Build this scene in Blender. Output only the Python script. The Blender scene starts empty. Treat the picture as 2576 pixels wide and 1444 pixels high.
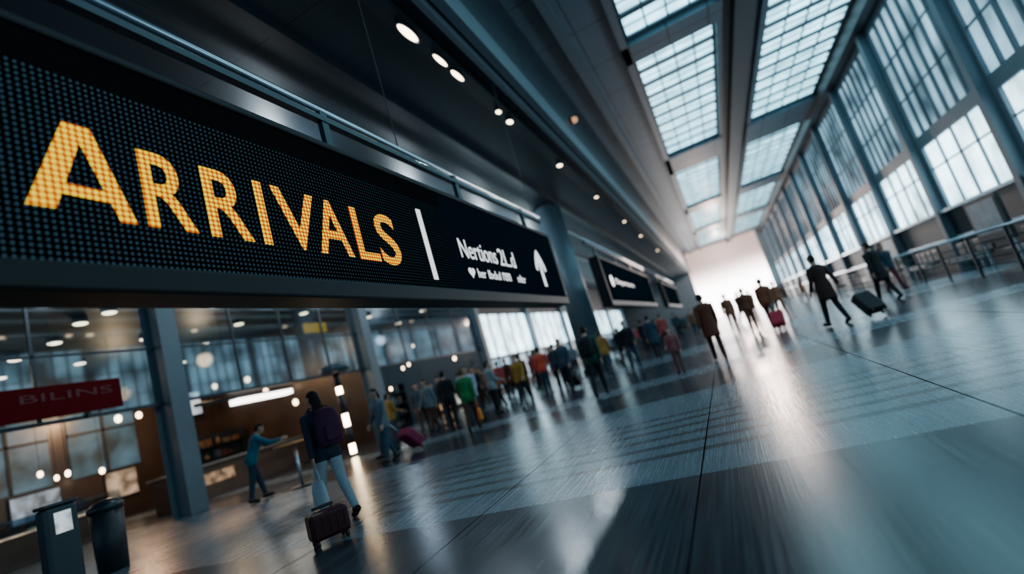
import bpy, bmesh, math, random
import numpy as np
from mathutils import Vector, Matrix, Euler
random.seed(7)
COL = bpy.context.scene.collection
D = bpy.data

# ------------------------------------------------------------------ materials
def newmat(name):
    m = D.materials.new(name); m.use_nodes = True
    nt = m.node_tree
    return m, nt, nt.nodes['Principled BSDF']

def N(nt, t, **kw):
    n = nt.nodes.new(t)
    for k, v in kw.items(): setattr(n, k, v)
    return n

def M(nt, op, a, b=None, c=None):
    n = nt.nodes.new('ShaderNodeMath'); n.operation = op
    for i, x in enumerate((a, b, c)):
        if x is None: continue
        if isinstance(x, (int, float)): n.inputs[i].default_value = x
        else: nt.links.new(x, n.inputs[i])
    return n.outputs[0]

def MIX(nt, f, a, b):
    n = nt.nodes.new('ShaderNodeMix'); n.data_type = 'RGBA'
    if isinstance(f, (int, float)): n.inputs[0].default_value = f
    else: nt.links.new(f, n.inputs[0])
    for i, x in ((6, a), (7, b)):
        if isinstance(x, tuple): n.inputs[i].default_value = (*x, 1)
        else: nt.links.new(x, n.inputs[i])
    return n.outputs[2]

def mat(name, col, rough=0.5, metal=0.0, var=0.25, scale=6.0, emis=None, strength=0.0, bump=0.0, spec=0.5):
    m, nt, b = newmat(name)
    tc = N(nt, 'ShaderNodeTexCoord'); no = N(nt, 'ShaderNodeTexNoise')
    no.inputs['Scale'].default_value = scale; no.inputs['Detail'].default_value = 4
    nt.links.new(tc.outputs['Object'], no.inputs['Vector'])
    dark = tuple(c*(1-var) for c in col); lite = tuple(min(1, c*(1+var)) for c in col)
    nt.links.new(MIX(nt, no.outputs[0], dark, lite), b.inputs['Base Color'])
    b.inputs['Roughness'].default_value = rough; b.inputs['Metallic'].default_value = metal
    b.inputs['Specular IOR Level'].default_value = spec
    if emis:
        b.inputs['Emission Color'].default_value = (*emis, 1); b.inputs['Emission Strength'].default_value = strength
    if bump:
        bp = N(nt, 'ShaderNodeBump'); bp.inputs['Strength'].default_value = bump
        nt.links.new(no.outputs[0], bp.inputs['Height']); nt.links.new(bp.outputs[0], b.inputs['Normal'])
    return m

def emat(name, col, strength, var=0.15, scale=1.5):
    m, nt, b = newmat(name)
    tc = N(nt, 'ShaderNodeTexCoord'); no = N(nt, 'ShaderNodeTexNoise')
    no.inputs['Scale'].default_value = scale
    nt.links.new(tc.outputs['Object'], no.inputs['Vector'])
    mr = N(nt, 'ShaderNodeMapRange'); nt.links.new(no.outputs[0], mr.inputs[0]); mr.inputs[1].default_value = 0.35; mr.inputs[2].default_value = 0.65
    c = MIX(nt, mr.outputs[0], tuple(x*(1-var) for x in col), col)
    b.inputs['Base Color'].default_value = (*[x*0.1 for x in col], 1)
    nt.links.new(c, b.inputs['Emission Color']); b.inputs['Emission Strength'].default_value = strength
    b.inputs['Roughness'].default_value = 0.3
    return m

def dotmat(name, pitch, rad, c_dot, c_gap, e_dot, e_gap, base_dot=(0.01,)*3, base_gap=(0.003,)*3, fade=None):
    m, nt, b = newmat(name)
    geo = N(nt, 'ShaderNodeNewGeometry'); sp = N(nt, 'ShaderNodeSeparateXYZ')
    nt.links.new(geo.outputs['Position'], sp.inputs[0])
    fy = M(nt, 'SUBTRACT', M(nt, 'FRACT', M(nt, 'DIVIDE', sp.outputs['Y'], pitch)), 0.5)
    fz = M(nt, 'SUBTRACT', M(nt, 'FRACT', M(nt, 'DIVIDE', sp.outputs['Z'], pitch)), 0.5)
    d = M(nt, 'SQRT', M(nt, 'ADD', M(nt, 'MULTIPLY', fy, fy), M(nt, 'MULTIPLY', fz, fz)))
    mr = N(nt, 'ShaderNodeMapRange', interpolation_type='SMOOTHSTEP')
    nt.links.new(d, mr.inputs[0]); mr.inputs[1].default_value = rad-0.07; mr.inputs[2].default_value = rad+0.07
    mr.inputs[3].default_value = 1; mr.inputs[4].default_value = 0
    mask = mr.outputs[0]
    if fade:
        mf = N(nt, 'ShaderNodeMapRange'); nt.links.new(sp.outputs['Y'], mf.inputs[0])
        mf.inputs[1].default_value = fade[0]; mf.inputs[2].default_value = fade[1]
        mf.inputs[3].default_value = 1; mf.inputs[4].default_value = fade[2]
        mask = M(nt, 'MULTIPLY', mask, mf.outputs[0])
    nt.links.new(MIX(nt, mask, base_gap, base_dot), b.inputs['Base Color'])
    nt.links.new(MIX(nt, mask, tuple(x*e_gap for x in c_gap), tuple(x*e_dot for x in c_dot)), b.inputs['Emission Color'])
    b.inputs['Emission Strength'].default_value = 1.0
    b.inputs['Roughness'].default_value = 0.7; b.inputs['Specular IOR Level'].default_value = 0.0
    return m

# ------------------------------------------------------------------ mesh builder
class MB:
    def __init__(s): s.v = []; s.f = []; s.m = []
    def add(s, verts, faces, m=0):
        o = len(s.v); s.v += [tuple(p) for p in verts]
        for f in faces: s.f.append(tuple(i+o for i in f)); s.m.append(m)
    def box(s, x0, x1, y0, y1, z0, z1, m=0, R=None):
        vs = [Vector((x, y, z)) for x in (x0, x1) for y in (y0, y1) for z in (z0, z1)]
        if R is not None: vs = [R @ p for p in vs]
        s.add(vs, [(0, 1, 3, 2), (4, 6, 7, 5), (0, 4, 5, 1), (2, 3, 7, 6), (0, 2, 6, 4), (1, 5, 7, 3)], m)
        return s
    def loft(s, rings, m=0, cap=True):
        n = len(rings[0]); vs = [p for r in rings for p in r]; fs = []
        for i in range(len(rings)-1):
            for j in range(n):
                k = (j+1) % n
                fs.append((i*n+j, i*n+k, (i+1)*n+k, (i+1)*n+j))
        if cap:
            fs.append(tuple(reversed(range(n)))); fs.append(tuple((len(rings)-1)*n+j for j in range(n)))
        s.add(vs, fs, m); return s
    def tube(s, pts, radii, seg=12, m=0, round_=False):
        pts = [Vector(p) for p in pts]
        if isinstance(radii, (int, float)): radii = [radii]*len(pts)
        if round_:
            a = (pts[0]-pts[1]).normalized(); b = (pts[-1]-pts[-2]).normalized()
            P = []; Rr = []
            for t in (85, 60, 30): P.append(pts[0]+a*radii[0]*math.sin(math.radians(t))); Rr.append(radii[0]*math.cos(math.radians(t)))
            P += pts; Rr += list(radii)
            for t in (30, 60, 85): P.append(pts[-1]+b*radii[-1]*math.sin(math.radians(t))); Rr.append(radii[-1]*math.cos(math.radians(t)))
            pts, radii = P, Rr
        rings = []
        d0 = (pts[-1]-pts[0]).normalized()
        up = Vector((0, 0, 1)) if abs(d0.z) < 0.9 else Vector((0, 1, 0))
        for i, p in enumerate(pts):
            if i == 0: d = pts[1]-pts[0]
            elif i == len(pts)-1: d = pts[-1]-pts[-2]
            else: d = (pts[i+1]-pts[i]).normalized()+(pts[i]-pts[i-1]).normalized()
            d = d.normalized() if d.length > 1e-9 else d0
            a = d.cross(up)
            a = a.normalized() if a.length > 1e-6 else Vector((1, 0, 0))
            b = d.cross(a).normalized()
            rings.append([p+(a*math.cos(2*math.pi*j/seg)+b*math.sin(2*math.pi*j/seg))*radii[i] for j in range(seg)])
        return s.loft(rings, m)
    def flat(s, pts, x, d=0.008):
        """thin extruded outline standing in a plane facing +X; pts are (y, z)"""
        return s.loft([[(x, q[0], q[1]) for q in pts], [(x+d, q[0], q[1]) for q in pts]])
    def mesh(s, name, mats, smooth=False, origin=(0, 0, 0)):
        me = D.meshes.new(name)
        o = Vector(origin)
        me.from_pydata([tuple(Vector(p)-o) for p in s.v], [], s.f)
        for mm in mats: me.materials.append(mm)
        me.polygons.foreach_set('material_index', s.m)
        if smooth: me.polygons.foreach_set('use_smooth', [True]*len(me.polygons))
        me.update()
        bm = bmesh.new(); bm.from_mesh(me); bmesh.ops.recalc_face_normals(bm, faces=bm.faces); bm.to_mesh(me); bm.free()
        return me
    def obj(s, name, mats, smooth=False, origin=(0, 0, 0), parent=None, bevel=0.0, **props):
        if not isinstance(mats, (list, tuple)): mats = [mats]
        me = s.mesh(name, mats, smooth, origin)
        return mkobj(name, me, origin, parent, bevel, **props)

def mkobj(name, me, loc=(0, 0, 0), parent=None, bevel=0.0, **props):
    o = D.objects.new(name, me); COL.objects.link(o)
    if parent:
        o.parent = parent; o.location = Vector(loc)-parent.location
    else: o.location = loc
    if bevel:
        b = o.modifiers.new('bevel', 'BEVEL'); b.width = bevel; b.segments = 2; b.limit_method = 'ANGLE'
    for k, v in props.items(): o[k] = v
    return o

def empty(name, loc, **props):
    o = D.objects.new(name, None); COL.objects.link(o); o.location = loc; o.empty_display_size = 0.2
    for k, v in props.items(): o[k] = v
    return o

def text_mesh(txt, box, x, bold=0.0, depth=0.006):
    """flat lettering on a plane facing +X; text runs toward +Y.  box=(y0,y1,z0,z1)"""
    c = D.curves.new('lettering', 'FONT'); c.body = txt; c.size = 1; c.offset = bold; c.extrude = 0.01; c.resolution_u = 6
    o = D.objects.new('lettering_tmp', c); COL.objects.link(o)
    bpy.context.view_layer.update()
    dg = bpy.context.evaluated_depsgraph_get()
    me = D.meshes.new_from_object(o.evaluated_get(dg))
    D.objects.remove(o)
    co = np.array([v.co[:] for v in me.vertices])
    mn = co.min(0); mx = co.max(0)
    y0, y1, z0, z1 = box
    cy = (y0+y1)/2; cz = (z0+z1)/2
    for v in me.vertices:
        a = (v.co.x-mn[0])/(mx[0]-mn[0]); b = (v.co.y-mn[1])/(mx[1]-mn[1]); d = (v.co.z-mn[2])/(mx[2]-mn[2])
        v.co = Vector((d*depth, y0+a*(y1-y0)-cy, z0+b*(z1-z0)-cz))
    me.materials.clear()
    return me, Vector((x, cy, cz))

def lettering(txt, box, x, m, parent, name='letter', bold=0.0):
    me, loc = text_mesh(txt, box, x, bold)
    me.materials.append(m)
    return mkobj(name, me, loc, parent)

# ------------------------------------------------------------------ palette
m_frame = mat('black_painted_metal', (0.003, 0.004, 0.006), 0.5, 0.0, spec=0.2)
m_led = dotmat('led_matrix_unlit', 0.0365, 0.23, (0.13, 0.34, 0.52), (0.0, 0.0, 0.0), 0.18, 0.0, (0.015, 0.025, 0.035), (0.0006, 0.0008, 0.001), fade=(1.0, 6.0, 0.3))
m_grille = dotmat('fine_black_grille', 0.016, 0.20, (0.1, 0.14, 0.17), (0, 0, 0), 0.06, 0.0, (0.012, 0.015, 0.018), (0.001, 0.0012, 0.0015))
m_info = mat('dark_blue_sign_face', (0.004, 0.008, 0.012), 0.7, 0, 0.1, spec=0.0)
m_amber = dotmat('amber_led_lit', 0.0365, 0.39, (1.0, 0.68, 0.0), (1.0, 0.11, 0.0), 1.75, 0.65)
m_white = emat('white_lit_lettering', (0.9, 0.97, 1.0), 1.5, 0.02)
m_steel = mat('brushed_steel', (0.5, 0.6, 0.68), 0.25, 0.9, 0.1)
m_dsteel = mat('dark_steel', (0.02, 0.03, 0.04), 0.35, 0.4, 0.2)
m_post = mat('blue_grey_painted_post', (0.08, 0.125, 0.155), 0.4, 0.1, 0.1)
m_wallgrey = mat('grey_blue_cladding', (0.085, 0.122, 0.15), 0.5, 0.1, 0.15)
m_dark = mat('dark_cladding', (0.010, 0.015, 0.021), 0.5, 0.1, 0.3)
m_sky = emat('frosted_skylight_glass', (0.36, 0.82, 1.0), 5.4, 0.5, 0.9)
m_win = emat('daylit_window_glass', (0.55, 0.87, 1.0), 7.0, 0.7, 0.6)
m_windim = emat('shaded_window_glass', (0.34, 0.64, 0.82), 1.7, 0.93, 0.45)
m_warm = emat('warm_lamp_glow', (1.0, 0.74, 0.46), 12.0, 0.02)
m_cool = emat('cool_lamp_glow', (0.95, 0.93, 0.85), 9.0, 0.02)
m_wood = mat('brown_wood', (0.06, 0.032, 0.02), 0.5, 0, 0.4, 3)
m_brownwall = mat('dim_brown_wall', (0.034, 0.022, 0.016), 0.3, 0, 0.9, 0.9)

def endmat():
    """tall exit glazing: flare painted into its emission, white below, dim pink above"""
    m, nt, b = newmat('exit_glazing_painted_flare')
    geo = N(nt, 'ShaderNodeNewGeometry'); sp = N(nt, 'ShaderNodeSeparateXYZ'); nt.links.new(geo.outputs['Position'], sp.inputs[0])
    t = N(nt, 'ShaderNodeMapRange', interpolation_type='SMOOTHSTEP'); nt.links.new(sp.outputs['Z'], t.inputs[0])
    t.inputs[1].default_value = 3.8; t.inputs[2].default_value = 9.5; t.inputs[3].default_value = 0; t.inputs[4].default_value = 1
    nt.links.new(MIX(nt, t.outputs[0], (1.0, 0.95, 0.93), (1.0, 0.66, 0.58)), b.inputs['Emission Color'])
    s = M(nt, 'ADD', M(nt, 'MULTIPLY', M(nt, 'POWER', M(nt, 'SUBTRACT', 1.0, t.outputs[0]), 2.0), 13.0), 1.0)  # emission falls with height to paint the soft glow around the exit
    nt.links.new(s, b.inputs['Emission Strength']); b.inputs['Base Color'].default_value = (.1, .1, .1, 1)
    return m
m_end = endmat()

def ceilmat(name, col, sx, sy, seam):
    m, nt, b = newmat(name)
    geo = N(nt, 'ShaderNodeNewGeometry'); sp = N(nt, 'ShaderNodeSeparateXYZ'); nt.links.new(geo.outputs['Position'], sp.inputs[0])
    a = M(nt, 'LESS_THAN', M(nt, 'FRACT', M(nt, 'DIVIDE', sp.outputs['X'], sx)), seam/sx)
    c = M(nt, 'LESS_THAN', M(nt, 'FRACT', M(nt, 'DIVIDE', sp.outputs['Y'], sy)), seam/sy)
    s = M(nt, 'MAXIMUM', a, c)
    no = N(nt, 'ShaderNodeTexNoise'); no.inputs['Scale'].default_value = 0.6; nt.links.new(geo.outputs['Position'], no.inputs['Vector'])
    base = MIX(nt, no.outputs[0], tuple(x*0.75 for x in col), tuple(x*1.25 for x in col))
    nt.links.new(MIX(nt, s, base, tuple(x*0.2 for x in col)), b.inputs['Base Color'])
    b.inputs['Roughness'].default_value = 0.5; b.inputs['Specular IOR Level'].default_value = 0.3
    return m
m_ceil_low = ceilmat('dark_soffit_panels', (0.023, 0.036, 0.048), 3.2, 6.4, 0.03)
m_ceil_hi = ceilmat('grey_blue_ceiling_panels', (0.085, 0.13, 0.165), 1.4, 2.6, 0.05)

def floormat():
    m, nt, b = newmat('polished_stone_floor')
    geo = N(nt, 'ShaderNodeNewGeometry'); sp = N(nt, 'ShaderNodeSeparateXYZ'); nt.links.new(geo.outputs['Position'], sp.inputs[0])
    X, Y = sp.outputs['X'], sp.outputs['Y']
    def between(v, a, c): return M(nt, 'MULTIPLY', M(nt, 'GREATER_THAN', v, a), M(nt, 'LESS_THAN', v, c))
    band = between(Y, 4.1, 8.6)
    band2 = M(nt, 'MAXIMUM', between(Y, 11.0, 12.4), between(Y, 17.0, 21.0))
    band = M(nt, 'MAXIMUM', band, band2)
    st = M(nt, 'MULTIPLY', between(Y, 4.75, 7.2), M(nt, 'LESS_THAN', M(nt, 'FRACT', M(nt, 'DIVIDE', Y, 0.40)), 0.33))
    st = M(nt, 'MULTIPLY', st, M(nt, 'GREATER_THAN', X, -6.4))
    tx = M(nt, 'FLOOR', M(nt, 'DIVIDE', M(nt, 'ADD', X, 0.56), 1.96)); ty = M(nt, 'FLOOR', M(nt, 'DIVIDE', M(nt, 'SUBTRACT', Y, 4.1), 4.5))
    cb = N(nt, 'ShaderNodeCombineXYZ'); nt.links.new(tx, cb.inputs[0]); nt.links.new(ty, cb.inputs[1])
    wn = N(nt, 'ShaderNodeTexWhiteNoise'); nt.links.new(cb.outputs[0], wn.inputs['Vector'])
    no = N(nt, 'ShaderNodeTexNoise'); no.inputs['Scale'].default_value = 0.9; no.inputs['Detail'].default_value = 8; nt.links.new(geo.outputs['Position'], no.inputs['Vector'])
    fine = N(nt, 'ShaderNodeTexNoise'); fine.inputs['Scale'].default_value = 70; fine.inputs['Detail'].default_value = 3; nt.links.new(geo.outputs['Position'], fine.inputs['Vector'])
    fm = N(nt, 'ShaderNodeMapRange'); nt.links.new(fine.outputs[0], fm.inputs[0]); fm.inputs[1].default_value = 0.35; fm.inputs[2].default_value = 0.65
    # bright sheen streaks painted into the colour along the concourse, also roughness and bump
    mp = N(nt, 'ShaderNodeVectorMath', operation='MULTIPLY'); mp.inputs[1].default_value = (55.0, 0.6, 1.0); nt.links.new(geo.outputs['Position'], mp.inputs[0])
    gr = N(nt, 'ShaderNodeTexNoise'); gr.inputs['Scale'].default_value = 1.6; gr.inputs['Detail'].default_value = 5; nt.links.new(mp.outputs[0], gr.inputs['Vector'])
    g2 = N(nt, 'ShaderNodeMapRange'); nt.links.new(gr.outputs[0], g2.inputs[0]); g2.inputs[1].default_value = 0.3; g2.inputs[2].default_value = 0.72
    sheen_streaks = g2.outputs[0]
    dark = MIX(nt, M(nt, 'MULTIPLY', no.outputs[0], sheen_streaks), (0.004, 0.007, 0.010), (0.075, 0.11, 0.145))
    lite = MIX(nt, M(nt, 'MULTIPLY', M(nt, 'ADD', fm.outputs[0], sheen_streaks), 0.5), (0.035, 0.055, 0.072), (0.19, 0.26, 0.32))
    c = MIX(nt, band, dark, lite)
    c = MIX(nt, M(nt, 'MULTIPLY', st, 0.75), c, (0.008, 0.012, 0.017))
    c = MIX(nt, M(nt, 'MULTIPLY', wn.outputs[0], 0.2), c, (0.012, 0.018, 0.024))
    seam = M(nt, 'LESS_THAN', M(nt, 'ABSOLUTE', M(nt, 'SUBTRACT', M(nt, 'FRACT', M(nt, 'DIVIDE', M(nt, 'ADD', X, 0.56+0.98), 1.96)), 0.5)), 0.0030)
    c = MIX(nt, seam, c, (0.0, 0.0, 0.0))
    nt.links.new(c, b.inputs['Base Color'])
    r = M(nt, 'ADD', M(nt, 'MULTIPLY', no.outputs[0], 0.06), 0.13)
    r = M(nt, 'ADD', r, M(nt, 'MULTIPLY', sheen_streaks, 0.10))
    r = M(nt, 'ADD', r, M(nt, 'MULTIPLY', band, 0.04))
    nt.links.new(M(nt, 'MAXIMUM', r, M(nt, 'MULTIPLY', seam, 0.8)), b.inputs['Roughness'])
    sl = M(nt, 'ADD', 0.60, M(nt, 'MULTIPLY', band, 0.10))
    sl = M(nt, 'SUBTRACT', sl, M(nt, 'MULTIPLY', st, 0.22))
    nt.links.new(M(nt, 'MULTIPLY', sl, M(nt, 'SUBTRACT', 1.0, seam)), b.inputs['Specular IOR Level'])
    bp = N(nt, 'ShaderNodeBump'); bp.inputs['Strength'].default_value = 0.09; bp.inputs['Distance'].default_value = 0.01
    nt.links.new(M(nt, 'ADD', M(nt, 'MULTIPLY', fine.outputs[0], 0.6), M(nt, 'MULTIPLY', gr.outputs[0], 0.9)), bp.inputs['Height'])
    nt.links.new(bp.outputs[0], b.inputs['Normal'])
    return m
m_floor = floormat()

def glassmat():
    m = D.materials.new('clear_shop_glass'); m.use_nodes = True; nt = m.node_tree; nt.nodes.clear()
    out = N(nt, 'ShaderNodeOutputMaterial'); mx = N(nt, 'ShaderNodeMixShader'); tr = N(nt, 'ShaderNodeBsdfTransparent'); gl = N(nt, 'ShaderNodeBsdfGlossy')
    tr.inputs[0].default_value = (0.72, 0.82, 0.88, 1); gl.inputs['Roughness'].default_value = 0.04
    lw = N(nt, 'ShaderNodeLayerWeight'); lw.inputs[0].default_value = 0.4
    f = M(nt, 'MINIMUM', M(nt, 'ADD', lw.outputs['Fresnel'], 0.12), 0.45)
    nt.links.new(f, mx.inputs[0]); nt.links.new(tr.outputs[0], mx.inputs[1]); nt.links.new(gl.outputs[0], mx.inputs[2]); nt.links.new(mx.outputs[0], out.inputs[0])
    return m
m_glass = glassmat()

# ------------------------------------------------------------------ setting
ST = dict(kind='structure')
XW, XR, YE, Y0 = -24.0, 9.0, 85.0, -6.0
HC, LC, SC = 11.15, 8.15, 6.0
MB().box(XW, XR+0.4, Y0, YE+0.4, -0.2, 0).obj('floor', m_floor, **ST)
segs = [(2, 17.5), (19.0, 32.0), (36.0, 49.0), (52.0, 64.0), (67.0, 80.0)]
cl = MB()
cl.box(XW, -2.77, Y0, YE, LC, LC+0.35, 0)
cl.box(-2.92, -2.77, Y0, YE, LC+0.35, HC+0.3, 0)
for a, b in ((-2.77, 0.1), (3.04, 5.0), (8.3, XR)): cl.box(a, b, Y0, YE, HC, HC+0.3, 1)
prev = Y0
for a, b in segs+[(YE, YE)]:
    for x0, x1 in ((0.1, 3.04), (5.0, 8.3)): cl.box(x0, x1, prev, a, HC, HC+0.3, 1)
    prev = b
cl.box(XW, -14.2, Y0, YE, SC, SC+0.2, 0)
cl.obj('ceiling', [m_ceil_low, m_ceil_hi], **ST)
tn = [0]
def trim(mb, mats, **k):
    tn[0] += 1; return mb.obj('trim_%d' % tn[0], mats, **ST, **k)
trim(MB().box(3.65, 4.35, Y0, YE, HC-0.45, HC), [m_dark])
trim(MB().box(3.1, 3.3, Y0, YE, HC-0.2, HC), [m_ceil_hi])
trim(MB().box(4.7, 4.9, Y0, YE, HC-0.2, HC), [m_ceil_hi])
trim(MB().box(-1.9, -1.6, Y0, YE, HC-0.35, HC), [m_wallgrey])
trim(MB().box(-0.25, 0.02, Y0, YE, HC-0.25, HC), [m_wallgrey])
trim(MB().box(8.45, 8.9, Y0, YE, HC-0.6, HC), [m_dark])
trim(MB().box(-3.78, -3.42, Y0, YE, LC-0.22, LC), [m_dsteel])
trim(MB().box(-3.1, -2.98, Y0, YE, LC-0.25, LC), [m_wallgrey])
trim(MB().box(-2.9, -2.70, Y0, YE, LC-0.10, LC+0.5), [m_wallgrey])
for x in (-5.4, -8.6, -11.6): trim(MB().box(x-0.10, x+0.10, Y0, YE, LC-0.16, LC), [m_dsteel])
for x in (-6.6,): trim(MB().box(x-0.03, x+0.03, Y0, YE, LC-0.12, LC-0.06), [m_steel])
for a, b in zip([s[1] for s in segs[:-1]], [s[0] for s in segs[1:]]):
    trim(MB().box(-0.25, 3.3, a+0.1, b-0.1, HC-0.25, HC).box(4.7, 8.5, a+0.1, b-0.1, HC-0.25, HC), [m_ceil_hi])
wn_ = [0]
def window(mb, mats):
    wn_[0] += 1; return mb.obj('window_%d' % wn_[0], mats, **ST)
for a, b in segs:
    for x0, x1 in ((0.1, 3.04), (5.0, 8.3)):
        w = MB(); w.box(x0, x1, a, b, HC+0.06, HC+0.10, 0)
        n = int((b-a)/1.3)
        for i in range(n+1):
            y = a+(b-a)*i/n; w.box(x0, x1, y-0.14, y+0.14, HC-0.01, HC+0.06, 1)
            if i < n:
                ym = y+(b-a)/n/2; w.box(x0, x1, ym-0.03, ym+0.03, HC+0.03, HC+0.06, 1)
        for j in range(5):
            x = x0+(x1-x0)*j/4; w.box(x-0.03, x+0.03, a, b, HC+0.0, HC+0.06, 1)
        window(w, [m_sky, m_wallgrey])
# right wall
wr = MB(); wr.box(XR, XR+0.4, Y0, YE, 0, 2.3, 0); wr.box(XR, XR+0.4, Y0, YE, 4.9, 5.4, 1); wr.box(XR, XR+0.4, Y0, YE, 10.3, HC+0.3, 1)
ycols = [Y0+1+6*i for i in range(16)]
for i, y in enumerate(ycols):
    wr.box(XR, XR+0.4, y-0.5, y+0.5, 2.3, 4.9, 1); wr.box(XR, XR+0.4, y-0.3, y+0.3, 5.4, 10.3, 1)
wr.obj('wall_right', [m_dark, m_wallgrey], **ST)
for i, y in enumerate(ycols):
    trim(MB().box(XR-0.28, XR, y-0.15, y+0.15, 0, HC-0.6), [m_wallgrey])
    if i+1 < len(ycols):
        a, b = y+0.5, ycols[i+1]-0.5
        w = MB(); w.box(XR+0.12, XR+0.16, a, b, 2.3, 4.9, 0)
        for k in range(1, 4): w.box(XR+0.04, XR+0.12, a+(b-a)*k/4-0.04, a+(b-a)*k/4+0.04, 2.3, 4.9, 1)
        w.box(XR+0.05, XR+0.12, a, b, 3.95, 4.01, 1)
        window(w, [m_win, m_wallgrey])
        a, b = y+0.3, ycols[i+1]-0.3
        w = MB(); w.box(XR+0.12, XR+0.16, a, b, 5.4, 10.3, 0)
        for k in range(1, 7): w.box(XR+0.02, XR+0.12, a+(b-a)*k/7-0.06, a+(b-a)*k/7+0.06, 5.4, 10.3, 1)
        for k in range(1, 3): w.box(XR+0.05, XR+0.12, a, b, 5.4+1.6*k-0.03, 5.4+1.6*k+0.03, 1)
        window(w, [m_windim, m_wallgrey])
trim(MB().box(XR-0.22, XR, Y0, YE, 2.25, 2.36), [m_steel])
trim(MB().box(XR-0.12, XR, Y0, YE, 1.15, 1.22), [m_steel])
# end wall
MB().box(XW, -3, YE, YE+0.4, 0, HC+0.3, 0).box(8.0, XR+0.4, YE, YE+0.4, 0, HC+0.3, 0).obj('wall_end', [m_wallgrey], **ST)
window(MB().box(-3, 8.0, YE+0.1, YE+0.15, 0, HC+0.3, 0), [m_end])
# left shop shell
XF = -14.0
posts = [-2.0, 9.0, 17.2, 28.0, 37.0, 46.0, 56.0, 66.0, 76.0]
MB().box(XW-0.3, XW, Y0, YE, 0, LC, 0).obj('wall_left', [m_brownwall], **ST)
MB().box(XF-0.2, XF, Y0, YE, SC, LC, 0).obj('wall_shopfront', [m_dark], **ST)
MB().box(XW, XF-0.3, 17.1, 17.3, 0, SC).obj('wall_partition', [m_brownwall], **ST)
MB().box(XW, XF-0.3, 27.9, 28.1, 0, SC).obj('wall_divider', [m_wallgrey], **ST)
for i, y in enumerate(posts):
    trim(MB().box(XF-0.2, XF+0.3, y-0.25, y+0.25, 0, LC, 0).box(XF-0.2, XF-0.19, y-0.4, y+0.4, 0, SC, 0), [m_post])
    if i+1 < len(posts):
        a, b = y+0.25, posts[i+1]-0.25
        w = MB()
        if y < 28:
            w.box(XF-0.06, XF-0.04, a, b, 3.0, SC, 0)
            w.box(XF-0.1, XF, a, b, 2.95, 3.03, 1)
            nn = 4
            for k in range(1, nn): w.box(XF-0.09, XF-0.01, a+(b-a)*k/nn-0.03, a+(b-a)*k/nn+0.03, 3.0, SC, 1)
            w.box(XF-0.09, XF-0.01, a, b, 4.5, 4.55, 1)
            window(w, [m_glass, m_dsteel])
        else:
            w.box(XF-0.1, XF-0.05, a, b, 2.3, 5.2, 0)
            w.box(XF-0.15, XF, a, b, 5.2, SC, 1).box(XF-0.15, XF, a, b, 0, 0.4, 1)
            for k in range(0, 6): w.box(XF-0.12, XF+0.02, a+(b-a)*k/5-0.08, a+(b-a)*k/5+0.08, 0.4, 5.2, 1)
            w.box(XF-0.12, XF, a, b, 2.15, 2.35, 1); w.box(XF-0.12, XF-0.08, a, b, 0.4, 2.15, 2)
            window(w, [m_win, m_dark, m_windim])
m_backwin = emat('cool_back_glazing', (0.30, 0.56, 0.74), 1.1, 0.95, 0.9)
for k in range(3):
    a = 18.2+3.2*k
    window(MB().box(XW+0.02, XW+0.06, a, a+2.6, 2.2, 5.4, 0).box(XW+0.02, XW+0.12, a+1.25, a+1.35, 2.2, 5.4, 1).box(XW+0.02, XW+0.12, a, a+2.6, 3.9, 4.0, 1), [m_backwin, m_dark])
m_dimwin = emat('dim_back_glazing', (0.25, 0.48, 0.64), 0.28, 0.95, 0.9)
for k in range(5):
    a = -0.8+3.0*k
    window(MB().box(XW+0.02, XW+0.06, a, a+2.4, 2.0, 5.6, 0).box(XW+0.02, XW+0.12, a+1.15, a+1.25, 2.0, 5.6, 1).box(XW+0.02, XW+0.12, a, a+2.4, 3.6, 3.7, 1), [m_dimwin, m_dark])

c = empty('column', (-5.9, 22.5, 0), label='tall round grey-blue concrete column beside hanging signs', category='column')
MB().tube([(-5.9, 22.5, 0.25), (-5.9, 22.5, LC-0.01)], 0.62, 40).obj('shaft', m_post, True, (-5.9, 22.5, 0), c)
MB().tube([(-5.9, 22.5, 0), (-5.9, 22.5, 0.25)], 0.70, 40).obj('base', m_dsteel, False, (-5.9, 22.5, 0), c)

# ------------------------------------------------------------------ hanging signs
SX = -3.0
def hanging_sign(y0, y1, label):
    s = empty('hanging_sign', (SX-0.15, (y0+y1)/2, 2.2), label=label, category='sign', group='overhead direction signs')
    f = MB()
    f.box(SX-0.30, SX+0.03, y0, y1, 3.80, 3.87); f.box(SX-0.30, SX+0.03, y0, y1, 2.21, 2.38)
    f.box(SX-0.30, SX+0.03, y0, y0+0.14, 2.38, 3.80); f.box(SX-0.30, SX+0.03, y1-0.14, y1, 2.38, 3.80)
    f.box(SX-0.30, SX-0.26, y0+0.14, y1-0.14, 2.38, 3.80)
    f.obj('frame', m_frame, parent=s, bevel=0.02)
    return s
s1 = hanging_sign(0.4, 10.75, 'long black arrivals sign with amber LED lettering')
MB().box(SX-0.2, SX, 0.54, 5.9, 2.38, 3.57).obj('led_panel', m_led, parent=s1)
MB().box(SX-0.2, SX+0.004, 0.54, 5.9, 3.57, 3.80).obj('grille', m_grille, parent=s1)
MB().box(SX-0.2, SX+0.002, 5.9, 10.61, 2.38, 3.80).obj('information_panel', m_info, parent=s1)
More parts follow.
